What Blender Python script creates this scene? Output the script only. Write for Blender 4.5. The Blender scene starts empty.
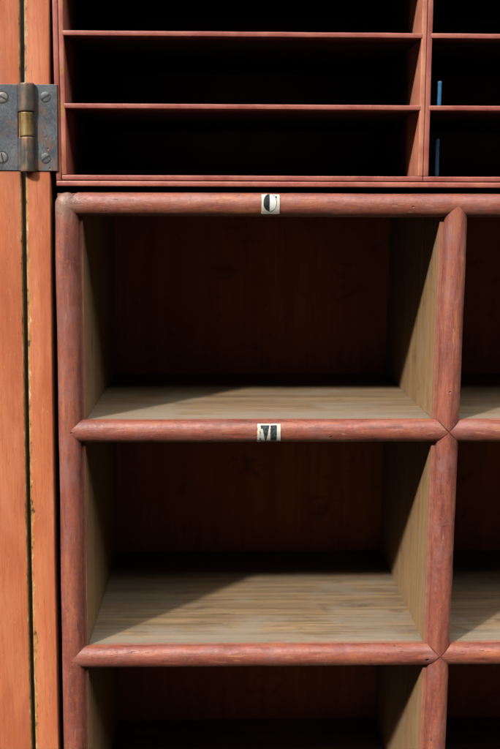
import bpy, bmesh, math, random
from mathutils import Vector, noise, Matrix

random.seed(7)
SC = bpy.context.scene
COL = SC.collection
MM = 0.001

# ------------------------------------------------------------------ helpers
def empty(name, label, cat, loc=(0, 0, 0), group=None):
    o = bpy.data.objects.new(name, None)
    COL.objects.link(o)
    o.location = [c * MM for c in loc]
    o.empty_display_size = 0.03
    o['label'] = label
    o['category'] = cat
    if group:
        o['group'] = group
    return o

def link(name, bm, mats, parent=None, smooth=False, label=None, org=(0, 0, 0)):
    """bm in world millimetres -> one mesh object, stored relative to its thing's base."""
    me = bpy.data.meshes.new(name)
    for v in bm.verts:
        v.co = (v.co - Vector(org)) * MM
    bmesh.ops.recalc_face_normals(bm, faces=bm.faces)
    bm.to_mesh(me)
    bm.free()
    for m in (mats if isinstance(mats, (list, tuple)) else [mats]):
        me.materials.append(m)
    if smooth:
        for p in me.polygons:
            p.use_smooth = True
    o = bpy.data.objects.new(name, me)
    COL.objects.link(o)
    if parent is not None:
        o.parent = parent
    if label:
        o['label'] = label
    return o

def add_box(bm, x0, x1, y0, y1, z0, z1, bev=0.5, cuts=0, axis=2, segs=2):
    r = bmesh.ops.create_cube(bm, size=1.0)
    vs = r['verts']
    for v in vs:
        v.co = Vector(((x0 + x1) / 2 + v.co.x * (x1 - x0), (y0 + y1) / 2 + v.co.y * (y1 - y0), (z0 + z1) / 2 + v.co.z * (z1 - z0)))
    if bev > 0:
        es = list({e for v in vs for e in v.link_edges})
        rb = bmesh.ops.bevel(bm, geom=es, offset=bev, segments=segs, affect='EDGES', profile=0.5)
        vs = list({v for f in rb['faces'] for v in f.verts} | {v for v in vs if v.is_valid})
    if cuts:
        lo, hi = ((x0, x1), (y0, y1), (z0, z1))[axis]
        for i in range(1, cuts + 1):
            co = [0, 0, 0]
            no = [0, 0, 0]
            co[axis] = lo + (hi - lo) * i / (cuts + 1)
            no[axis] = 1
            fs = set()
            for v in vs:
                if v.is_valid:
                    fs.update(v.link_faces)
            geom = list(fs | {e for f in fs for e in f.edges} | {v for f in fs for v in f.verts})
            rr = bmesh.ops.bisect_plane(bm, geom=geom, plane_co=co, plane_no=no)
            vs += [g for g in rr['geom_cut'] if isinstance(g, bmesh.types.BMVert)]
    return vs

def box(*a, **k):
    bm = bmesh.new()
    add_box(bm, *a, **k)
    return bm

# old furniture is never square: the lower unit leans a little, the carcass boards are slightly bowed
def lean_unit(bm):
    for v in bm.verts:
        v.co.x += 0.008 * v.co.z
    return bm

def bow_case(bm):
    for v in bm.verts:
        z = max(-640.0, min(300.0, v.co.z))
        v.co.x += 0.01603 * z + 1.2166e-5 * z * z
    return bm

def wobble(bm, amp, sc, seed=0.0):
    for v in bm.verts:
        p = v.co * sc + Vector((seed, seed * 1.7, -seed))
        v.co += noise.noise_vector(p) * amp
    return bm

# ------------------------------------------------------------------ node helpers
TONE = 0.43

class N:
    def __init__(s, name):
        s.m = bpy.data.materials.new(name)
        s.m.use_nodes = True
        s.t = s.m.node_tree
        s.t.nodes.clear()
        s.out = s.t.nodes.new('ShaderNodeOutputMaterial')
        s.b = s.t.nodes.new('ShaderNodeBsdfPrincipled')
        s.t.links.new(s.b.outputs[0], s.out.inputs['Surface'])
        s.tc = s.t.nodes.new('ShaderNodeTexCoord')
        s.pos = s.tc.outputs['Object']
        sp = s.t.nodes.new('ShaderNodeSeparateXYZ')
        s.t.links.new(s.pos, sp.inputs[0])
        s.x, s.y, s.z = sp.outputs

    def L(s, a, b):
        if isinstance(a, (int, float)):
            b.default_value = a
        elif isinstance(a, (tuple, list)):
            b.default_value = (*a, 1.0) if len(b.default_value) == 4 and len(a) == 3 else a
        else:
            s.t.links.new(a, b)

    def scaled(s, sx, sy, sz, off=(0, 0, 0)):
        n = s.t.nodes.new('ShaderNodeMapping')
        s.L(s.pos, n.inputs['Vector'])
        n.inputs['Scale'].default_value = (sx, sy, sz)
        n.inputs['Location'].default_value = off
        return n.outputs[0]

    def noise(s, vec, scale=1.0, detail=4.0, rough=0.55, dist=0.0):
        n = s.t.nodes.new('ShaderNodeTexNoise')
        s.L(vec, n.inputs['Vector'])
        n.inputs['Scale'].default_value = scale
        n.inputs['Detail'].default_value = detail
        n.inputs['Roughness'].default_value = rough
        n.inputs['Distortion'].default_value = dist
        return n.outputs['Fac']

    def voro(s, vec, scale=1.0, feat='F1', rnd=1.0):
        n = s.t.nodes.new('ShaderNodeTexVoronoi')
        n.feature = feat
        s.L(vec, n.inputs['Vector'])
        n.inputs['Scale'].default_value = scale
        n.inputs['Randomness'].default_value = rnd
        return n

    def mr(s, v, a, b, c=0.0, d=1.0, smooth=True):
        n = s.t.nodes.new('ShaderNodeMapRange')
        n.interpolation_type = 'SMOOTHSTEP' if smooth else 'LINEAR'
        s.L(v, n.inputs[0])
        for i, q in enumerate((a, b, c, d)):
            n.inputs[i + 1].default_value = q
        return n.outputs[0]

    def math(s, op, a, b=0.0):
        n = s.t.nodes.new('ShaderNodeMath')
        n.operation = op
        s.L(a, n.inputs[0])
        s.L(b, n.inputs[1])
        return n.outputs[0]

    def mul(s, *a):
        r = a[0]
        for q in a[1:]:
            r = s.math('MULTIPLY', r, q)
        return r

    def add(s, a, b):
        return s.math('ADD', a, b)

    def mix(s, f, a, b, mode='MIX'):
        n = s.t.nodes.new('ShaderNodeMix')
        n.data_type = 'RGBA'
        n.blend_type = mode
        s.L(f, n.inputs[0])
        s.L(a, n.inputs[6])
        s.L(b, n.inputs[7])
        return n.outputs[2]

    def ramp(s, v, stops):
        n = s.t.nodes.new('ShaderNodeValToRGB')
        s.L(v, n.inputs[0])
        e = n.color_ramp.elements
        while len(e) < len(stops):
            e.new(0.5)
        for q, (p, c) in zip(e, stops):
            q.position = p
            q.color = (*c, 1)
        return n.outputs[0]

    def bump(s, h, strength=0.3, dist=0.0005, prev=None):
        n = s.t.nodes.new('ShaderNodeBump')
        n.inputs['Strength'].default_value = strength
        n.inputs['Distance'].default_value = dist
        s.L(h, n.inputs['Height'])
        if prev is not None:
            s.L(prev, n.inputs['Normal'])
        return n.outputs[0]

    def fin(s, col, rough, bump=None, metal=0.0, spec=0.5, tone=None):
        TONE_ = 0.65 * (TONE if tone is None else tone)
        spec *= 0.7
        col = s.mix(1.0, col, (TONE_, TONE_, TONE_), 'MULTIPLY')      # colours lowered throughout to cut bounced light and keep recesses dark
        s.L(col, s.b.inputs['Base Color'])
        s.L(rough, s.b.inputs['Roughness'])
        s.L(metal, s.b.inputs['Metallic'])
        s.L(spec, s.b.inputs['Specular IOR Level'])
        if bump is not None:
            s.L(bump, s.b.inputs['Normal'])
        return s.m

# ------------------------------------------------------------------ materials
def mat_bead(name, along, seed=0.0, corner=False, holes=()):
    """old red-brown paint on the rounded edge mouldings; `along` is the long axis"""
    n = N(name)
    k = {'x': (16, 110, 110), 'z': (110, 110, 16)}[along]
    fine = {'x': (90, 1500, 1500), 'z': (1500, 1500, 90)}[along]
    goug = {'x': (70, 330, 330), 'z': (330, 330, 70)}[along]
    off = (seed, seed * 2, seed * 3)
    big = n.noise(n.scaled(*k, off), 1.0, 6, 0.65, 0.5)
    mott = n.noise(n.scaled(240, 240, 240, off), 1.0, 7, 0.72)
    grain = n.noise(n.scaled(*fine, off), 1.0, 4, 0.65)
    c = n.ramp(big, [(0.32, (0.17, 0.042, 0.027)), (0.44, (0.29, 0.078, 0.048)), (0.56, (0.39, 0.114, 0.066)), (0.68, (0.50, 0.175, 0.072))])
    c = n.mix(n.mr(mott, 0.51, 0.64, 0, 0.65), c, (0.20, 0.058, 0.047))
    c = n.mix(n.mr(mott, 0.47, 0.36, 0, 0.6), c, (0.47, 0.165, 0.11))
    c = n.mix(n.mr(grain, 0.52, 0.66, 0, 0.42), c, (0.15, 0.040, 0.030))
    scr = n.noise(n.scaled(*[q * 1.0 for q in {'x': (30, 700, 700), 'z': (700, 700, 30)}[along]], (seed, 5, 9)), 1.0, 3, 0.5, 1.2)
    c = n.mix(n.mr(scr, 0.63, 0.67, 0, 0.3), c, (0.50, 0.24, 0.17))
    # mauve bloom from handling and dust
    dust = n.noise(n.scaled(34, 34, 34, (seed + 4, 1, 2)), 1.0, 8, 0.72, 0.4)
    c = n.mix(n.mr(dust, 0.48, 0.66, 0, 0.5), c, (0.34, 0.155, 0.142))
    # worn-through flecks
    fl = n.noise(n.scaled(*[q * 2.4 for q in k], (seed + 9, 3, 1)), 1.0, 8, 0.75)
    flm = n.mr(fl, 0.61, 0.635, 0, 0.8)
    c = n.mix(flm, c, (0.50, 0.215, 0.095))
    # gouges and scratches along the grain
    gg = n.noise(n.scaled(*goug, (seed + 2, 7, 3)), 1.0, 5, 0.6, 0.8)
    gm = n.mr(gg, 0.665, 0.70)
    c = n.mix(n.mul(gm, 0.85), c, (0.075, 0.025, 0.018))
    # pits
    pv = n.voro(n.scaled(110, 110, 110, off), 1.0)
    sep = n.t.nodes.new('ShaderNodeSeparateColor')
    n.L(pv.outputs['Color'], sep.inputs[0])
    pit = n.mul(n.mr(pv.outputs['Distance'], 0.12, 0.06), n.mr(sep.outputs[0], 0.90, 0.92))
    c = n.mix(pit, c, (0.03, 0.012, 0.01))
    h = n.add(n.add(n.mul(mott, 0.75), n.mul(grain, 0.45)), n.add(n.add(n.mul(pit, -1.6), n.mul(gm, -1.2)), n.mul(flm, -0.4)))
    if corner:
        # the outer corner is knocked about and grey with old dirt
        vm = n.t.nodes.new('ShaderNodeVectorMath')
        vm.operation = 'DISTANCE'
        n.L(n.pos, vm.inputs[0])
        vm.inputs[1].default_value = (-0.350, -0.006, 0.657)
        cm = n.mr(n.add(vm.outputs['Value'], n.mul(n.mr(dust, 0.3, 0.7, -1, 1), 0.016)), 0.026, 0.004, 0, 0.5)
        cc = n.mix(n.mr(mott, 0.42, 0.58), (0.30, 0.27, 0.22), (0.24, 0.14, 0.11))
        c = n.mix(cm, c, cc)
    if holes:
        for hx, hz in holes:
            dx = n.mul(n.math('SUBTRACT', n.x, hx), 0.55)
            dz = n.math('SUBTRACT', n.z, hz)
            dd = n.math('SQRT', n.add(n.mul(dx, dx), n.mul(dz, dz)))
            hm = n.mr(n.add(dd, n.mul(mott, 0.0012)), 0.0019, 0.0013)
            c = n.mix(hm, c, (0.012, 0.006, 0.005))
            h = n.add(h, n.mul(hm, -2.5))
    b = n.bump(h, 0.6, 0.0007)
    ro = n.mr(mott, 0.35, 0.65, 0.32, 0.60)
    if corner:
        ro = n.add(ro, n.mul(cm, 0.3))
    return n.fin(c, ro, b, spec=0.5, tone=0.43)

def mat_orange(name, edge_x=None, side=1, seed=0.0, chips=1.0):
    """orange stained boards: upright grain, with the paint gone to bare yellow wood along one edge"""
    n = N(name)
    off = (seed, seed, seed)
    g1 = n.noise(n.scaled(520, 520, 14, off), 1.0, 6, 0.65, 0.3)
    g2 = n.noise(n.scaled(2200, 2200, 60, off), 1.0, 5, 0.7)
    blot = n.noise(n.scaled(45, 45, 9, off), 1.0, 5, 0.6)
    speck = n.noise(n.scaled(700, 700, 110, off), 1.0, 4, 0.7)
    c = n.ramp(blot, [(0.32, (0.49, 0.135, 0.055)), (0.5, (0.59, 0.18, 0.074)), (0.68, (0.65, 0.23, 0.105))])
    c = n.mix(n.mr(g1, 0.46, 0.66, 0, 0.45), c, (0.43, 0.105, 0.043))
    c = n.mix(n.mr(g2, 0.52, 0.64, 0, 0.38), c, (0.36, 0.088, 0.040))
    dash = n.noise(n.scaled(1000, 1000, 22, (seed + 1, 4, 4)), 1.0, 4, 0.6)
    c = n.mix(n.mr(dash, 0.66, 0.70, 0, 0.5), c, (0.22, 0.06, 0.03))
    c = n.mix(n.mr(speck, 0.60, 0.66, 0, 0.6), c, (0.33, 0.085, 0.04))
    big = n.noise(n.scaled(14, 14, 5, (seed + 3, 2, 2)), 1.0, 6, 0.7, 0.4)
    c = n.mix(n.mr(big, 0.50, 0.66, 0, 0.5), c, (0.40, 0.10, 0.045))
    c = n.mix(n.mr(big, 0.47, 0.34, 0, 0.35), c, (0.66, 0.27, 0.14))
    rub = n.noise(n.scaled(70, 70, 22, (seed + 5, 0, 0)), 1.0, 6, 0.7)
    c = n.mix(n.mr(rub, 0.58, 0.75, 0, 0.35), c, (0.56, 0.24, 0.16))
    sc = n.noise(n.scaled(260, 260, 60, (seed + 2, 6, 1)), 1.0, 5, 0.7, 1.5)
    c = n.mix(n.mr(sc, 0.64, 0.67, 0, 0.6), c, (0.68, 0.36, 0.20))
    h = n.add(n.mul(g1, 0.6), n.mul(g2, 0.3))
    if edge_x is not None:
        # distance from the (bowed) edge
        z = n.z
        shift = n.add(n.mul(z, 0.01603), n.mul(n.mul(z, z), 0.012166))
        d = n.math('SUBTRACT', n.x, n.add(shift, edge_x * MM))
        d = n.mul(d, float(side))
        wz = n.noise(n.scaled(260, 260, 75, (seed, 8, 2)), 1.0, 9, 0.8)
        lim = n.add(n.mr(wz, 0.38, 0.62, 0.0008, 0.0042 * chips, smooth=False), n.mr(n.noise(n.scaled(1, 1, 9, (seed, 2, 5)), 1.0, 3, 0.6), 0.5, 0.65, 0.0, 0.0014 * chips))
        wear = n.mr(n.math('SUBTRACT', d, lim), 0.0003, -0.0002)
        inner = n.noise(n.scaled(260, 260, 110, (seed, 1, 2)), 1.0, 7, 0.75)
        wc = n.ramp(inner, [(0.38, (0.07, 0.03, 0.012)), (0.44, (0.40, 0.19, 0.045)), (0.54, (0.50, 0.25, 0.075)), (0.63, (0.66, 0.50, 0.30))])
        c = n.mix(wear, c, wc)
        h = n.add(h, n.mul(wear, -0.8))
    b = n.bump(h, 0.35, 0.0005)
    return n.fin(c, n.mr(blot, 0.3, 0.7, 0.45, 0.6), b, spec=0.35, tone=0.50)

def mat_wood(name, grain, base, dark, dust=0.5, con=1.0,  seed=0.0, paint=0.0, paint_w=0.003, dust_c=(0.40, 0.38, 0.31), lip=0.0):
    """bare softwood inside the pigeonholes, grey with dust; red paint has run over the front edge"""
    n = N(name)
    off = (seed, seed, seed)
    k = {'x': (4, 95, 50), 'y': (50, 4, 95), 'z': (50, 95, 4)}[grain]
    kf = {'x': (5, 300, 200), 'y': (200, 5, 300), 'z': (200, 380, 6)}[grain]
    kk = {'x': (22, 800, 500), 'y': (900, 50, 1500), 'z': (900, 1500, 50)}[grain]
    g = n.noise(n.scaled(*k, off), 1.0, 4, 0.6, 0.9)
    gf = n.noise(n.scaled(*kf, off), 1.0, 4, 0.65, 0.3)
    gk = n.noise(n.scaled(*kk, off), 1.0, 3, 0.6)
    c = n.mix(n.mr(g, 0.36, 0.62), base, dark)
    c = n.mix(n.mr(gf, 0.48, 0.60, 0, 0.62 * con), c, tuple(q * 0.66 for q in dark))
    c = n.mix(n.mr(gf, 0.44, 0.32, 0, 0.4 * con), c, tuple(min(1, q * 1.2) for q in base))
    c = n.mix(n.mr(gk, 0.54, 0.64, 0, 0.5 * con), c, tuple(q * 0.40 for q in dark))
    # scattered knots / spills
    st = n.noise(n.scaled(26, 44, 44, (seed + 7, 1, 1)), 1.0, 6, 0.65, 0.6)
    c = n.mix(n.mr(st, 0.55, 0.70, 0, 0.7), c, tuple(q * 0.42 for q in dark))
    blot = n.noise(n.scaled(13, 22, 22, off), 1.0, 8, 0.7, 0.3)
    if lip:
        # dust gathers behind the moulding
        nearf = n.mr(n.y, 0.060, 0.004, 0, 0.20)
        blot = n.add(blot, nearf)
    c = n.mix(n.mr(blot, 0.46, 0.66, 0, dust), c, dust_c)
    sp = n.noise(n.scaled(520, 520, 520, off), 1.0, 6, 0.75)
    c = n.mix(n.mr(sp, 0.58, 0.74, 0, 0.55), c, tuple(q * 0.4 for q in dark))
    c = n.mix(n.mr(sp, 0.40, 0.28, 0, 0.35), c, (0.5, 0.46, 0.37))
    if paint > 0:
        wob = n.noise(n.scaled(70, 70, 70, off), 1.0, 7, 0.75)
        edge = n.mr(wob, 0.3, 0.7, 0.5 * paint_w, 1.5 * paint_w, smooth=False)
        pm = n.mul(n.mr(n.math('SUBTRACT', n.y, edge), 0.0004, -0.0004), paint, n.mr(sp, 0.66, 0.58, 0.35, 1.0))
        pc = n.mix(n.mr(wob, 0.4, 0.6), (0.32, 0.105, 0.075), (0.40, 0.155, 0.10))
        c = n.mix(pm, c, pc)
    h = n.add(n.add(n.mul(g, 0.5), n.mul(gf, 0.6)), n.mul(gk, 0.4))
    return n.fin(c, 0.75, n.bump(h, 0.5, 0.0006), spec=0.25, tone=0.47)

def mat_rack(name, seed=0.0, c0=(0.38, 0.098, 0.074), worn=0.0, shade_from=(0.05, 0.085)):
    """thin salmon-red painted laths of the upper racks; dark brown further in, standing for the shade there"""
    n = N(name)
    off = (seed, seed, seed)
    a = n.noise(n.scaled(45, 120, 45, off), 1.0, 6, 0.65)
    f = n.noise(n.scaled(500, 500, 500, off), 1.0, 4, 0.7)
    c = n.mix(n.mr(a, 0.4, 0.65, 0, 0.7), c0, (c0[0] * 1.25, c0[1] * 1.5, c0[2] * 1.3))
    c = n.mix(n.mr(a, 0.45, 0.3, 0, 0.6), c, (c0[0] * 0.7, c0[1] * 0.65, c0[2] * 0.65))
    c = n.mix(n.mr(f, 0.6, 0.75, 0, 0.5), c, (0.2, 0.05, 0.04))
    c = n.mix(n.mr(f, 0.42, 0.26, 0, 0.4), c, (0.55, 0.26, 0.2))
    # shade deep in the slots put into the colour, with a wavering front
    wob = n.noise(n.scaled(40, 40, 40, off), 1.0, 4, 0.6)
    deep_shade = n.mr(n.add(n.y, n.mul(wob, 0.02)), *shade_from)
    c = n.mix(deep_shade, c, (0.07, 0.028, 0.016))
    if worn:
        w = n.noise(n.scaled(90, 90, 55, (seed, 3, 3)), 1.0, 6, 0.7)
        wm = n.mul(n.mr(w, 0.5 , 0.56), worn, n.mr(n.y, 0.004, 0.0025))
        c = n.mix(wm, c, n.mix(n.mr(f, 0.4, 0.6), (0.55, 0.24, 0.05), (0.42, 0.15, 0.05)))
    return n.fin(c, n.mr(a, 0.3, 0.7, 0.38, 0.55), n.bump(n.add(n.mul(a, .4), n.mul(f, .5)), 0.35, 0.0004))

def mat_steel(name):
    n = N(name)
    a = n.noise(n.scaled(70, 70, 70), 1.0, 6, 0.65)
    f = n.noise(n.scaled(700, 700, 500), 1.0, 5, 0.7)
    r = n.noise(n.scaled(55, 55, 55, (3, 3, 3)), 1.0, 6, 0.7)
    c = n.ramp(a, [(0.34, (0.055, 0.075, 0.10)), (0.5, (0.115, 0.14, 0.168)), (0.66, (0.20, 0.215, 0.225))])
    c = n.mix(n.mr(f, 0.51, 0.63, 0, 0.75), c, (0.035, 0.042, 0.05))
    c = n.mix(n.mr(f, 0.45, 0.35, 0, 0.6), c, (0.27, 0.30, 0.33))
    c = n.mix(n.mr(r, 0.48, 0.62, 0, 0.8), c, (0.24, 0.125, 0.075))
    pv = n.voro(n.scaled(130, 130, 130), 1.0)
    pit = n.mul(n.mr(pv.outputs['Distance'], 0.17, 0.09), n.mr(r, 0.5, 0.55))
    c = n.mix(n.mul(pit, 0.7), c, (0.03, 0.025, 0.022))
    h = n.add(n.add(n.mul(a, 0.6), n.mul(f, 0.5)), n.mul(pit, -0.8))
    return n.fin(c, n.mr(f, 0.3, 0.7, 0.42, 0.62), n.bump(h, 0.5, 0.0006), metal=0.35, tone=0.42)

def mat_barrel(name, brass):
    n = N(name)
    a = n.noise(n.scaled(120, 120, 60), 1.0, 6, 0.7)
    f = n.noise(n.scaled(800, 800, 160), 1.0, 4, 0.7)
    if brass:
        c = n.ramp(a, [(0.34, (0.13, 0.085, 0.03)), (0.48, (0.36, 0.235, 0.075)), (0.66, (0.52, 0.39, 0.18))])
    else:
        c = n.ramp(a, [(0.32, (0.10, 0.10, 0.095)), (0.44, (0.17, 0.15, 0.13)), (0.55, (0.30, 0.19, 0.115)), (0.66, (0.40, 0.20, 0.105))])
    c = n.mix(n.mr(f, 0.52, 0.75, 0, 0.7), c, (0.05, 0.04, 0.03))
    return n.fin(c, n.mr(f, 0.3, 0.7, 0.35, 0.6), n.bump(n.add(a, f), 0.35, 0.0005), metal=0.55)

def mat_screw(name):
    n = N(name)
    a = n.noise(n.scaled(300, 300, 300), 1.0, 5, 0.7)
    c = n.ramp(a, [(0.3, (0.12, 0.13, 0.14)), (0.5, (0.23, 0.24, 0.24)), (0.7, (0.36, 0.35, 0.33))])
    return n.fin(c, 0.5, n.bump(a, 0.3, 0.0004), metal=0.35)

def mat_paper(name, ca=(0.76, 0.74, 0.66), cb=(0.64, 0.57, 0.42)):
    n = N(name)
    a = n.noise(n.scaled(300, 300, 300), 1.0, 6, 0.7)
    s = n.noise(n.scaled(80, 80, 80, (2, 2, 2)), 1.0, 5, 0.7)
    c = n.mix(n.mr(s, 0.45, 0.7, 0, 0.6), ca, cb)
    c = n.mix(n.mr(a, 0.6, 0.75, 0, 0.5), c, (0.45, 0.40, 0.31))
    return n.fin(c, 0.7, n.bump(a, 0.3, 0.0003), spec=0.2, tone=0.8)

def mat_ink(name, col=(0.022, 0.03, 0.037), lo=0.5, rub=(0.16, 0.20, 0.22)):
    n = N(name)
    a = n.noise(n.scaled(500, 500, 500), 1.0, 6, 0.75)
    c = n.mix(n.mr(a, lo, lo + 0.16, 0, 0.65), col, rub)
    return n.fin(c, 0.6, None, spec=0.3)

def mat_plain(name, col, rough=0.7, spec=0.4):
    n = N(name)
    a = n.noise(n.scaled(150, 150, 150), 1.0, 6, 0.7)
    c = n.mix(n.mr(a, 0.35, 0.65), tuple(q * 0.75 for q in col), tuple(min(1, q * 1.25) for q in col))
    return n.fin(c, rough, n.bump(a, 0.25, 0.0004), spec=spec)

M_bead_x = mat_bead('red paint on level mouldings', 'x', 0.0, False, [(-0.0150, 0.2285)])
M_bead_x2 = mat_bead('red paint on top moulding', 'x', 5.3, True)
M_bead_z = mat_bead('red paint on upright mouldings', 'z', 1.3, True)
M_bead_z2 = mat_bead('red paint on upright dividers', 'z', 8.1)
M_floor = mat_wood('dusty shelf board', 'x', (0.43, 0.295, 0.165), (0.27, 0.18, 0.10), 0.7, 1.3, 0.0, 0.7, 0.0065, (0.32, 0.275, 0.215), 1.0)
M_wall = mat_wood('pine partition', 'z', (0.45, 0.275, 0.125), (0.33, 0.19, 0.082), 0.45, 0.75, 4.0, 0.9, 0.0046, (0.35, 0.27, 0.185))
M_back = mat_wood('stained back board', 'z', (0.62, 0.215, 0.062), (0.50, 0.165, 0.045), 0.25, 0.35, 9.0, 0, 0.003, (0.52, 0.20, 0.07))
M_stile = mat_orange('orange stile', -171.5, 1, 0.0, 0.9)
M_door = mat_orange('orange door', -175.3, -1, 3.0, 0.35)
M_case = mat_plain('dark stained carcass', (0.10, 0.045, 0.022))
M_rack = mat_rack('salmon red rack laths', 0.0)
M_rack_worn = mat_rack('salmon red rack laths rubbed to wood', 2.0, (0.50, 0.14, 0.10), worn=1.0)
M_rack_shelf = mat_rack('red rack shelves, raw inside', 4.0, shade_from=(0.010, 0.030))  # painted shade starts close behind the front edge on the shelves
M_rack_sunlit = mat_rack('sunlit salmon rack sides', 7.0, (0.56, 0.20, 0.125))  # lighter copy: sun on the right-hand sides put into the colour
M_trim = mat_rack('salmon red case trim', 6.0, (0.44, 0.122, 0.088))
M_steel = mat_steel('blued steel')
M_barrel = mat_barrel('rusty barrel', False)
M_brass = mat_barrel('rubbed brass barrel', True)
M_screw = mat_screw('screw steel')
M_slot = mat_plain('screw slot black', (0.012, 0.011, 0.010))  # near-black, for the slot bar and the ring round the head
M_paper = mat_paper('old paper')
M_ink = mat_ink('printing ink')
M_ink_b = mat_ink('rubbed printing ink', (0.03, 0.05, 0.058), 0.44, (0.22, 0.29, 0.31))
M_white = mat_paper('whiter paper', (0.80, 0.84, 0.80), (0.70, 0.74, 0.70))
M_blue = mat_plain('blue paint', (0.020, 0.165, 0.36), 0.45)
M_blue_shaded = mat_plain('shaded blue paint', (0.012, 0.09, 0.22), 0.5)  # darker copy of the blue, with shade put into the colour

# ------------------------------------------------------------------ dimensions (mm)
BR, BP = 10.4, 9.2                     # moulding half width and projection
ZB = [8.0, -196.7, -413.8, -631.0]     # centre heights of the level mouldings
XL, XD = -136.2, 210.3                 # left upright, middle upright
XR = XD + (XD - XL)                    # right upright
WL, WD0, WD1 = -122.6, 196.4, 221.0    # left wall face, faces of the middle partition
WR = XR - (XL - WL) * -1 - 27.0
WR = WD1 + (WD0 - WL)                  # right wall face
DEPTH = 282.0

# ------------------------------------------------------------------ the lower unit
unit = empty('pigeonhole_unit', 'large open wooden pigeonholes with rounded red edge mouldings, below the narrow slot racks',
             'pigeonhole unit', (210, 0, -645))
UO = (210, 0, -645)

def bead(axis, c, a, b, e0=None, e1=None, seed=0.0, r=BR, p=BP, step=2.0, nv=26, amp=0.13, cap0=0, cap1=0):
    """half-round moulding along an axis at cross position c from a to b.
       e0/e1(v): how far each end is moved (+ = shorter) at cross offset v (a mitre)."""
    bm = bmesh.new()
    nu = max(6, int((b - a) / step))
    prof = [(-r, 1.2)]
    for j in range(nv + 1):
        t = math.pi * j / nv
        prof.append((-r * math.cos(t), -p * max(0.0, math.sin(t)) ** 0.92))
    prof.append((r, 1.2))
    rows = []
    us = [(i / nu, 1.0, 0.0) for i in range(nu + 1)]
    dome = [math.radians(q) for q in (12, 24, 36, 48, 58, 68, 76, 83, 88)]
    if cap0:
        us = [(0.0, math.cos(q), -r * math.sin(q)) for q in reversed(dome)] + us
    if cap1:
        us = us + [(1.0, math.cos(q), r * math.sin(q)) for q in dome]
    for u, ks, dq in us:
        row = []
        for v, y in prof:
            s = a + (e0(v) if e0 else 0)
            e = b - (e1(v) if e1 else 0)
            q = s + (e - s) * u + dq
            if ks < 1.0:
                v, y = v * ks, (y * ks if y < 0.5 else y)
            d = noise.noise(Vector((q * 0.018 + seed, v * 0.05, seed * 2))) * amp * 1.3 + \
                noise.noise(Vector((q * 0.07 + seed, v * 0.14, seed))) * amp * 0.9 + \
                noise.noise(Vector((q * 0.25, v * 0.3, seed + 5))) * amp * 0.35
            dent = noise.noise(Vector((q * 0.045 + seed * 3, v * 0.16, 7.0)))
            if dent > 0.38:
                d -= (dent - 0.38) * 1.5
            k = 1.0 if y < 0.5 else 0.0
            nn = Vector((v / r, y / p))
            vv = v + (nn.x * d if k else 0) + noise.noise(Vector((q * 0.01, seed * 4, 0))) * 0.5
            yy = y + (nn.y * d if k else 0)
            co = (q, yy, c + vv) if axis == 'x' else (c + vv, yy, q)
            row.append(bm.verts.new(co))
        rows.append(row)
    for i in range(len(us) - 1):
        for j in range(len(prof) - 1):
            bm.faces.new((rows[i][j], rows[i][j + 1], rows[i + 1][j + 1], rows[i + 1][j]))
    return bm

def ab(g):
    k = random.random() * 50
    return lambda v: abs(v) + g + (abs(noise.noise(Vector((v * 0.35, k, 2.0)))) * 0.8 if g > 0 else 0.0)
# boards
tb = link('top_board', lean_unit(box(WL - 22, WR + 22, 0, DEPTH, -2.2, 17.6, bev=0.4)), M_wall, unit, org=UO)
bb = link('bottom_board', lean_unit(box(WL - 22, WR + 22, 0, DEPTH, ZB[3] - 10, ZB[3] + 10.2, bev=0.4)), M_floor, unit, org=UO)
sl = link('side_panel', lean_unit(box(WL - 21.6, WL, 0.2, DEPTH - .2, ZB[3] + 10.4, -2.4, bev=0.4)), M_wall, unit, org=UO)
sr = link('side_panel', lean_unit(box(WR, WR + 21.6, 0.2, DEPTH - .2, ZB[3] + 10.4, -2.4, bev=0.4)), M_wall, unit, org=UO)
link('back_panel', lean_unit(box(WL - 22, WR + 22, DEPTH + .2, DEPTH + 9, ZB[3] - 10, 17.6, bev=0.3)), M_back, unit, org=UO)
shelves = []
for i in (1, 2):
    s = link('shelf', lean_unit(box(WL + .2, WR - .2, 0.1, DEPTH - .3, ZB[i] - 10.0, ZB[i] + 10.1, bev=0.5)), M_floor, unit, org=UO)
    shelves.append(s)
dividers = []
for i in range(3):
    zt = -2.5 if i == 0 else ZB[i] - 10.2
    d = link('divider', lean_unit(box(WD0, WD1, 0.3, DEPTH - .3, ZB[i + 1] + 10.3, zt, bev=0.5)), M_wall, unit, org=UO)
    dividers.append(d)
# mouldings
link('edge_bead', lean_unit(bead('x', ZB[0], XL, XR, ab(-0.5), ab(-0.5), 1.0)), M_bead_x2, tb, True, org=UO)
link('edge_bead', lean_unit(bead('x', ZB[3], XL, XR, lambda v: v, lambda v: v, 2.0)), M_bead_x, bb, True, org=UO)
link('edge_bead', lean_unit(bead('z', XL, ZB[3], ZB[0], lambda v: v, None, 3.0, cap1=1)), M_bead_z, sl, True, org=UO)
link('edge_bead', lean_unit(bead('z', XR, ZB[3], ZB[0], lambda v: -v, None, 4.0, cap1=1)), M_bead_z, sr, True, org=UO)
for i, s in zip((1, 2), shelves):
    link('edge_bead', lean_unit(bead('x', ZB[i], XL, XD, ab(-0.9), ab(0.22), 5.0 + i)), M_bead_x, s, True, org=UO)
    link('edge_bead', lean_unit(bead('x', ZB[i], XD, XR, ab(0.22), ab(-0.9), 8.0 + i)), M_bead_x, s, True, org=UO)
for i, d in enumerate(dividers):
    link('edge_bead', lean_unit(bead('z', XD, ZB[i + 1], ZB[i], ab(0.22 if i < 2 else -0.9), ab(-0.9 if i == 0 else 0.15), 11.0 + i)), M_bead_z2, d, True, org=UO)
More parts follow.
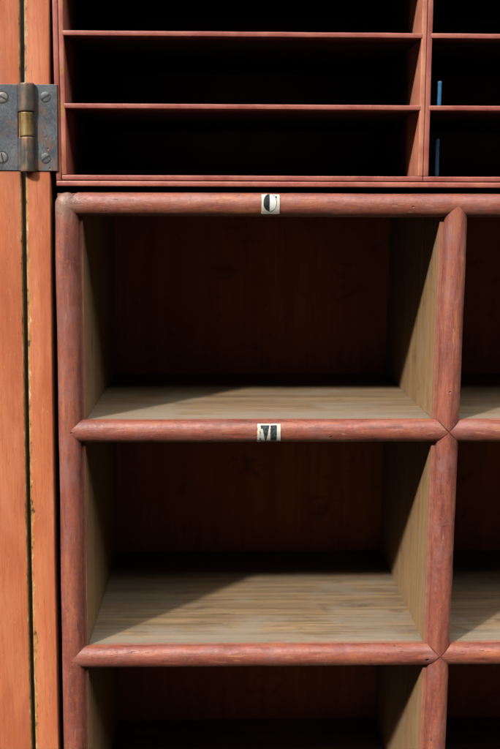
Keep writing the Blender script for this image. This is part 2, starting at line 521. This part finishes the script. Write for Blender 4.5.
# worn raw wood fillets between the moulding and the inner face of the uprights
# paper labels stuck on the mouldings
def curved_label(x0, x1, zc, z0, z1, ink, n=110, seed=0.0):
    bm = bmesh.new()
    vs = {}
    def rag(t, s):
        return noise.noise(Vector((t * 6, s, seed))) * 0.35
    for i in range(n + 1):
        for j in range(n + 1):
            u, w = i / n, j / n
            x = x0 + (x1 - x0) * u + rag(w, 1.0 if u < .5 else 2.0) * (abs(u - .5) * 2)
            z = z0 + (z1 - z0) * w + rag(u, 3.0 if w < .5 else 4.0) * (abs(w - .5) * 2)
            v = max(-BR, min(BR, z - zc))
            y = -BP * math.sqrt(max(0.0, 1 - (v / BR) ** 2)) ** 0.92 - 0.75
            vs[i, j] = bm.verts.new((x, y, z))
    for i in range(n):
        for j in range(n):
            f = bm.faces.new((vs[i, j], vs[i + 1, j], vs[i + 1, j + 1], vs[i, j + 1]))
            f.material_index = ink((i + .5) / n, (j + .5) / n)
    r = bmesh.ops.solidify(bm, geom=bm.faces[:], thickness=0.25)
    return bm

def ink_round(u, w):
    # a cut-out printed round letter: left half solid, right half an outline
    du, dw = (u - 0.47) / 0.37, (w - 0.56) / 0.46
    rr = math.hypot(du, dw) + noise.noise(Vector((u * 9, w * 9, 1))) * 0.03
    if rr < 1.0 and u < 0.455:
        return 1
    if 0.95 < rr < 1.03 and u >= 0.455:
        return 1 if noise.noise(Vector((u * 14, w * 14, 2))) > -0.4 else 2
    if rr < 0.95:
        return 2
    if u > 0.78 and w > 0.80 and rr > 1.02 and noise.noise(Vector((u * 10, w * 10, 4))) > -0.1 and u < 0.86:
        return 1
    return 0

def ink_fat_m(u, w):
    # a cut-out fat-face capital M
    e = noise.noise(Vector((u * 12, w * 12, 3))) * 0.018
    u += e
    if w < 0.10 or w > 0.93:
        return 0
    if 0.56 < u < 0.84:
        return 1
    t = (0.93 - w) / 0.83            # 0 at the top, 1 at the foot
    l = 0.20 + 0.13 * t
    r = 0.52 - 0.13 * t
    if w > 0.75 and u < 0.25:
        return 0 if u < 0.14 else 1
    if l < u < r:
        return 1
    if 0.105 < u < 0.165:            # thin left stem, faded above its foot
        return 1 if w < 0.24 or noise.noise(Vector((u * 20, w * 12, 5))) > 0.25 else 0
    if w < 0.13 and u < 0.22:
        return 1
    return 0

link('paper_label', lean_unit(curved_label(35.9, 51.8, ZB[0], 0.4, 17.4, ink_round, seed=1.0)), [M_paper, M_ink, M_white], unit, True,
     'small square paper label with a half black, half white round letter, on the top moulding', org=UO)
link('paper_label', lean_unit(curved_label(34.8, 55.9, ZB[1], -206.1, -188.9, ink_fat_m, seed=2.0)), [M_paper, M_ink_b], unit, True,
     'small paper label with a cut-out heavy black capital M, on the middle shelf moulding', org=UO)

# ------------------------------------------------------------------ the carcass with its door and hinge
case = empty('cabinet', 'old orange stained cabinet case with a hinged door at left, around racks and pigeonholes',
             'cabinet', (-160, 0, -645))
CO = (0, 0, 0)
case.location = (0, 0, 0)
ZLO, ZHI = -648.0, 292.0
YF = -5.5
def mirror(bm):
    cx = (XL + XR) / 2
    for v in bm.verts:
        v.co.x = 2 * cx - v.co.x
    bmesh.ops.reverse_faces(bm, faces=bm.faces)
    return bm
st = box(-171.5, -150.0, YF, 24, ZLO, ZHI, bev=1.1, cuts=46, segs=3)
link('stile', bow_case(wobble(st, 0.25, 0.03, 1.0)), M_stile, case, True, org=CO)
st2 = box(-171.5, -150.0, YF, 24, ZLO, ZHI, bev=1.1, cuts=46, segs=3)
link('stile', mirror(bow_case(wobble(st2, 0.25, 0.03, 4.0))), mat_orange('orange stile far side', None, 1, 6.0), case, True, org=CO)
link('side_panel', bow_case(box(-171.3, -158, 24.1, 300, ZLO, ZHI, bev=0.4, cuts=20)), M_case, case, org=CO)
link('side_panel', mirror(bow_case(box(-171.3, -158, 24.1, 300, ZLO, ZHI, bev=0.4, cuts=20))), M_case, case, org=CO)
XRI = XL + XR + 158
link('top_board', box(-157, XRI - 1, 2, 300, ZHI - 13, ZHI - 0.5, bev=0.4), M_case, case, org=CO)
link('bottom_board', box(-162, XRI - 1 + 6, 2, 300, ZLO + .2, ZLO + 6.2, bev=0.4), M_case, case, org=CO)
link('back_panel', box(-176, XRI + 12, 300.2, 309, ZLO, ZHI, bev=0.4), M_case, case, org=CO)
# thin trim that frames the racks
RX0, RX1 = -144.4, 571.0
tr = bmesh.new()
add_box(tr, RX0, RX1, -4.6, 250, 23.7, 28.3, bev=0.9, segs=3)
link('rack_surround', wobble(tr, 0.12, 0.05, 2.0), M_trim, case, True, org=CO)
tr = bmesh.new()
add_box(tr, RX0, RX0 + 4.5, -4.5, 250, 28.35, 282, bev=0.9, segs=3)
link('rack_surround', wobble(tr, 0.12, 0.05, 5.0), M_trim, case, True, org=CO)
tr = bmesh.new()
add_box(tr, RX1 - 4.5, RX1, -4.5, 250, 28.35, 282, bev=0.9, segs=3)
link('rack_surround', tr, M_trim, case, True, org=CO)
# door, standing fully open in the plane of the front
dr = box(-640.0, -175.3, YF - 0.3, 18, ZLO, ZHI, bev=1.3, cuts=46, segs=3)
link('door', bow_case(wobble(dr, 0.25, 0.03, 9.0)), M_door, case, True, org=CO)

# hinge
HZ0, HZ1 = 36.6, 110.2
HX = -169.2           # barrel axis
HY = YF - 2.6         # barrel axis depth
hinge = link('hinge', bow_case(box(HX + 0.5, -143.4, YF - 1.0, YF + 1.5, HZ0, HZ1, bev=0.35, cuts=6)), M_steel, case, org=CO,
             label='dark blued steel butt hinge with a brass middle knuckle and slotted screws')
# left leaf with a notch for the middle knuckle
lf = bmesh.new()
add_box(lf, -198.0, -177.4, YF - 1.3, YF + 1.2, HZ0 + .2, HZ1, bev=0.35, cuts=4)
add_box(lf, -177.35, HX - 1, YF - 1.3, YF + 1.2, HZ0 + .2, 65.2, bev=0.3)
add_box(lf, -177.35, HX - 1, YF - 1.3, YF + 1.2, 87.2, HZ1, bev=0.3)
link('leaf', bow_case(lf), M_steel, hinge, org=CO)
nk = bmesh.new()
add_box(nk, -177.3, HX - 1, YF + 0.6, YF + 1.0, 65.3, 87.1, bev=0.0)
link('notch_shadow_plate', bow_case(nk), M_slot, hinge, org=CO) if False else nk.free()

def knuckle(z0, z1, r, mat, name, seam=None):
    bm = bmesh.new()
    n = 40
    prof = [(z0, r - 0.5), (z0 + 0.4, r - .08), (z0 + 0.8, r)] + [(z0 + 0.8 + (z1 - z0 - 1.6) * k / 14, r) for k in range(1, 14)] + [(z1 - 0.8, r), (z1 - 0.4, r - .08), (z1, r - 0.5)]
    rings = []
    for z, q in prof:
        ring = []
        for k in range(n):
            a = 2 * math.pi * k / n
            d = noise.noise(Vector((math.cos(a) * 1.2, math.sin(a) * 1.2, z * 0.11))) * 0.22
            if seam is not None:
                da = (a - seam + math.pi) % (2 * math.pi) - math.pi
                d -= 0.7 * math.exp(-(da / 0.07) ** 2)
            ring.append(bm.verts.new((HX + (q + d) * math.cos(a), HY + (q + d) * math.sin(a), z)))
        rings.append(ring)
    for i in range(len(rings) - 1):
        for k in range(n):
            bm.faces.new((rings[i][k], rings[i][(k + 1) % n], rings[i + 1][(k + 1) % n], rings[i + 1][k]))
    bm.faces.new(rings[0])
    bm.faces.new(rings[-1])
    return link(name, bow_case(bm), mat, hinge, True, org=CO)
knuckle(86.9, HZ1 + 0.6, 6.4, M_barrel, 'knuckle')
k2 = knuckle(66.0, 86.4, 5.7, M_brass, 'knuckle')
k2['label'] = 'rubbed yellow brass middle knuckle'
knuckle(HZ0 - 0.8, 65.4, 6.0, M_barrel, 'knuckle', seam=-1.75)

def screw(x, z, ang, y, r=4.5, rim=0.35, mat=None):
    """flat slotted screw head let into the leaf"""
    bm = bmesh.new()
    n = 36
    # dome, rim groove lies just outside
    for q, dy in ((r, 0.0), (r - .35, -0.28)):
        pass
    rings = []
    for q, dy in ((r, 0.35), (r, -0.10), (r - .3, -0.26), (r * .5, -0.34)):
        rings.append([bm.verts.new((x + q * math.cos(2 * math.pi * k / n), y + dy, z + q * math.sin(2 * math.pi * k / n))) for k in range(n)])
    for i in range(len(rings) - 1):
        for k in range(n):
            bm.faces.new((rings[i][k], rings[i][(k + 1) % n], rings[i + 1][(k + 1) % n], rings[i + 1][k]))
    bm.faces.new(rings[-1])
    s = link('screw', bow_case(bm), mat, hinge, True, org=CO)
    # slot and the dark crevice round the head
    sb = bmesh.new()
    vs = add_box(sb, -r * 0.93, r * 0.93, -0.26, 0.20, -0.68, 0.68, bev=0.0)
    bmesh.ops.rotate(sb, verts=sb.verts, cent=(0, 0, 0), matrix=Matrix.Rotation(-ang, 3, 'Y'))
    for v in sb.verts:
        v.co += Vector((x, y - 0.22, z))
    ring0 = [sb.verts.new((x + (r + .02) * math.cos(2 * math.pi * k / n), y - 0.12, z + (r + .02) * math.sin(2 * math.pi * k / n))) for k in range(n)]
    ring1 = [sb.verts.new((x + (r + rim) * math.cos(2 * math.pi * k / n), y - 0.12, z + (r + rim) * math.sin(2 * math.pi * k / n))) for k in range(n)]
    for k in range(n):
        sb.faces.new((ring0[k], ring0[(k + 1) % n], ring1[(k + 1) % n], ring1[k]))
    link('screw_slot', bow_case(sb), M_slot, hinge, org=CO)
screw(-153.4, 99.6, math.radians(30), YF - 1.0, rim=0.18, mat=M_steel)
screw(-153.6, 47.6, math.radians(36), YF - 1.0, rim=0.15, mat=M_steel)
screw(-190.5, 99.0, math.radians(-27), YF - 1.3, rim=1.0, mat=M_screw)
screw(-191.3, 48.0, math.radians(-76), YF - 1.3, rim=1.0, mat=M_screw)

# ------------------------------------------------------------------ the two slot racks
def slot_rack(label, x0, x1, seed, tleft=4.5, worn=False):
    base = ((x0 + x1) / 2, 0, 28.8)
    t = empty('slot_rack', label, 'rack', base, 'slot racks side by side above the pigeonholes')
    z0, zt = 28.9, 281.5
    D0, D1 = -3.6, 246.0
    tt = 4.5
    org = base
    def add(name, bm, m=M_rack):
        o = link(name, wobble(bm, 0.14, 0.04, seed), m, t, True, org=org)
        o.location = (0, 0, 0)
        return o
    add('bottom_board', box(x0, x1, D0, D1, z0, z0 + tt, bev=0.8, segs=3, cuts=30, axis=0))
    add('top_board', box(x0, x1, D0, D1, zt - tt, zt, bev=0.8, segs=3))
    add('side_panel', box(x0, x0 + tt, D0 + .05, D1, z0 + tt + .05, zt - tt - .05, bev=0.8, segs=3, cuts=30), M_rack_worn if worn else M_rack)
    add('side_panel', box(x1 - tt, x1, D0 + .05, D1, z0 + tt + .05, zt - tt - .05, bev=0.8, segs=3, cuts=30), M_rack_sunlit)
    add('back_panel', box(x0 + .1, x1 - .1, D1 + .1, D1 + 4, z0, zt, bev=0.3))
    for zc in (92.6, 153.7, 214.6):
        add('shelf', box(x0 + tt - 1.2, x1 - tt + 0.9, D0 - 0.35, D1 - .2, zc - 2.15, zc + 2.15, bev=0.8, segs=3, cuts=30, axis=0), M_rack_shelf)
    return t
slot_rack('red rack of shallow empty slots beside the steel hinge, edge rubbed to yellow wood', -139.8, 179.3, 1.0, worn=True)
slot_rack('red rack of shallow slots right of the double upright, holding two blue sticks', 179.75, 566.3, 6.0)

# blue sticks standing in the right rack
def stick(label, x, y, z, w, h, mat, seed):
    bm = box(x - w / 2, x + w / 2, y, y + 3.2, z, z + h, bev=0.6, segs=3, cuts=8)
    o = link('blue_stick', wobble(bm, 0.15, 0.08, seed), mat, None, True, org=(x, y, z))
    o.location = (x * MM, y * MM, z * MM)
    o['label'] = label
    o['category'] = 'stick'
    o['group'] = 'blue sticks in the right rack'
    return o
stick('short bright blue stick standing on the middle shelf of the right slot rack', 193.4, 3.0, 94.9, 3.1, 21.5, M_blue, 1.0)
stick('longer blue stick, coloured darker for shade, in the lowest slot of the right slot rack', 195.6, 16.0, 33.5, 3.4, 34.0, M_blue_shaded, 2.0)

# ------------------------------------------------------------------ light
d = Vector((0.85, 1.0, -1.02)).normalized()
el = math.asin(-d.z)
rot = math.atan2(-d.x, -d.y)
sun = bpy.data.lights.new('sun', 'SUN')
sun.energy = 1.5
sun.angle = math.radians(3.0)
sun.color = (1.0, 0.95, 0.87)
so = bpy.data.objects.new('sun', sun)
COL.objects.link(so)
so.rotation_euler = d.to_track_quat('-Z', 'Y').to_euler()
so.location = (-1.5, -2, 2)

w = bpy.data.worlds.new('World')
SC.world = w
w.use_nodes = True
nt = w.node_tree
nt.nodes.clear()
out = nt.nodes.new('ShaderNodeOutputWorld')
bg = nt.nodes.new('ShaderNodeBackground')
sky = nt.nodes.new('ShaderNodeTexSky')
sky.sky_type = 'NISHITA'
sky.sun_disc = False
sky.sun_elevation = el
sky.sun_rotation = rot % (2 * math.pi)
sky.dust_density = 2.8
sky.air_density = 1.4
sky.ozone_density = 0.8
tc = nt.nodes.new('ShaderNodeTexCoord')
sp = nt.nodes.new('ShaderNodeSeparateXYZ')
nt.links.new(tc.outputs['Generated'], sp.inputs[0])
mr = nt.nodes.new('ShaderNodeMapRange')
mr.interpolation_type = 'SMOOTHSTEP'
ny = nt.nodes.new('ShaderNodeMath')
ny.operation = 'MULTIPLY'
nt.links.new(sp.outputs[1], ny.inputs[0])
ny.inputs[1].default_value = -1.0
mxy = nt.nodes.new('ShaderNodeMath')
mxy.operation = 'MAXIMUM'
nt.links.new(ny.outputs[0], mxy.inputs[0])
mxy.inputs[1].default_value = 0.05
dv = nt.nodes.new('ShaderNodeMath')
dv.operation = 'DIVIDE'
nt.links.new(sp.outputs[2], dv.inputs[0])
nt.links.new(mxy.outputs[0], dv.inputs[1])
nt.links.new(dv.outputs[0], mr.inputs[0])
mr.inputs[1].default_value, mr.inputs[2].default_value = 0.86, 0.98   # roofline of the building opposite
mx = nt.nodes.new('ShaderNodeMix')
mx.data_type = 'RGBA'
nt.links.new(mr.outputs[0], mx.inputs[0])
mx.inputs[6].default_value = (0.08, 0.06, 0.045, 1)     # shaded wall of the building opposite, and the ground
# unseen bright cloud, added right of the view to fill the shaded left sides
dt = nt.nodes.new('ShaderNodeVectorMath')
dt.operation = 'DOT_PRODUCT'
nt.links.new(tc.outputs['Generated'], dt.inputs[0])
dt.inputs[1].default_value = Vector((0.62, -0.60, 0.70)).normalized()
cn = nt.nodes.new('ShaderNodeTexNoise')
cn.inputs['Scale'].default_value = 5.0
cn.inputs['Detail'].default_value = 5.0
nt.links.new(tc.outputs['Generated'], cn.inputs['Vector'])
ca = nt.nodes.new('ShaderNodeMath')
ca.operation = 'MULTIPLY_ADD'
nt.links.new(cn.outputs['Fac'], ca.inputs[0])
ca.inputs[1].default_value = 0.12
nt.links.new(dt.outputs['Value'], ca.inputs[2])
cr = nt.nodes.new('ShaderNodeMapRange')
cr.interpolation_type = 'SMOOTHSTEP'
nt.links.new(ca.outputs[0], cr.inputs[0])
cr.inputs[1].default_value, cr.inputs[2].default_value = 0.90, 1.0
cm_ = nt.nodes.new('ShaderNodeMix')
cm_.data_type = 'RGBA'
nt.links.new(cr.outputs[0], cm_.inputs[0])
nt.links.new(sky.outputs[0], cm_.inputs[6])
cm_.inputs[7].default_value = (10.5, 9.7, 8.5, 1)
nt.links.new(cm_.outputs[2], mx.inputs[7])
nt.links.new(mx.outputs[2], bg.inputs[0])
bg.inputs[1].default_value = 0.15
nt.links.new(bg.outputs[0], out.inputs[0])

# ------------------------------------------------------------------ camera
f, D = 1055.0, 0.95
pitch = math.atan((374.5 - 214) / f)
yaw, roll = math.radians(1.6), math.radians(0.2)
fwd = Vector((math.sin(yaw) * math.cos(pitch), math.cos(yaw) * math.cos(pitch), -math.sin(pitch)))
right = Vector((math.cos(yaw), -math.sin(yaw), 0))
up = right.cross(fwd)
r_ = math.cos(roll) * right + math.sin(roll) * up
u_ = -math.sin(roll) * right + math.cos(roll) * up
cam = bpy.data.cameras.new('camera')
cam.sensor_fit = 'VERTICAL'
cam.sensor_height = 36.0
cam.sensor_width = 24.0
cam.lens = 36.0 * f / 749.0
cam.clip_start = 0.02
cam.clip_end = 100
cam.dof.use_dof = True
cam.dof.focus_distance = 0.955
cam.dof.aperture_fstop = 5.0
co = bpy.data.objects.new('camera', cam)
COL.objects.link(co)
m = Matrix((r_, u_, -fwd)).transposed().to_4x4()
m.translation = Vector((0, -D, 0))
co.matrix_world = m
SC.camera = co

SC.view_settings.view_transform = 'Standard'
SC.view_settings.look = 'None'
SC.view_settings.exposure = 2.75
SC.view_settings.gamma = 1.0
SC.render.resolution_x, SC.render.resolution_y = 684, 1024
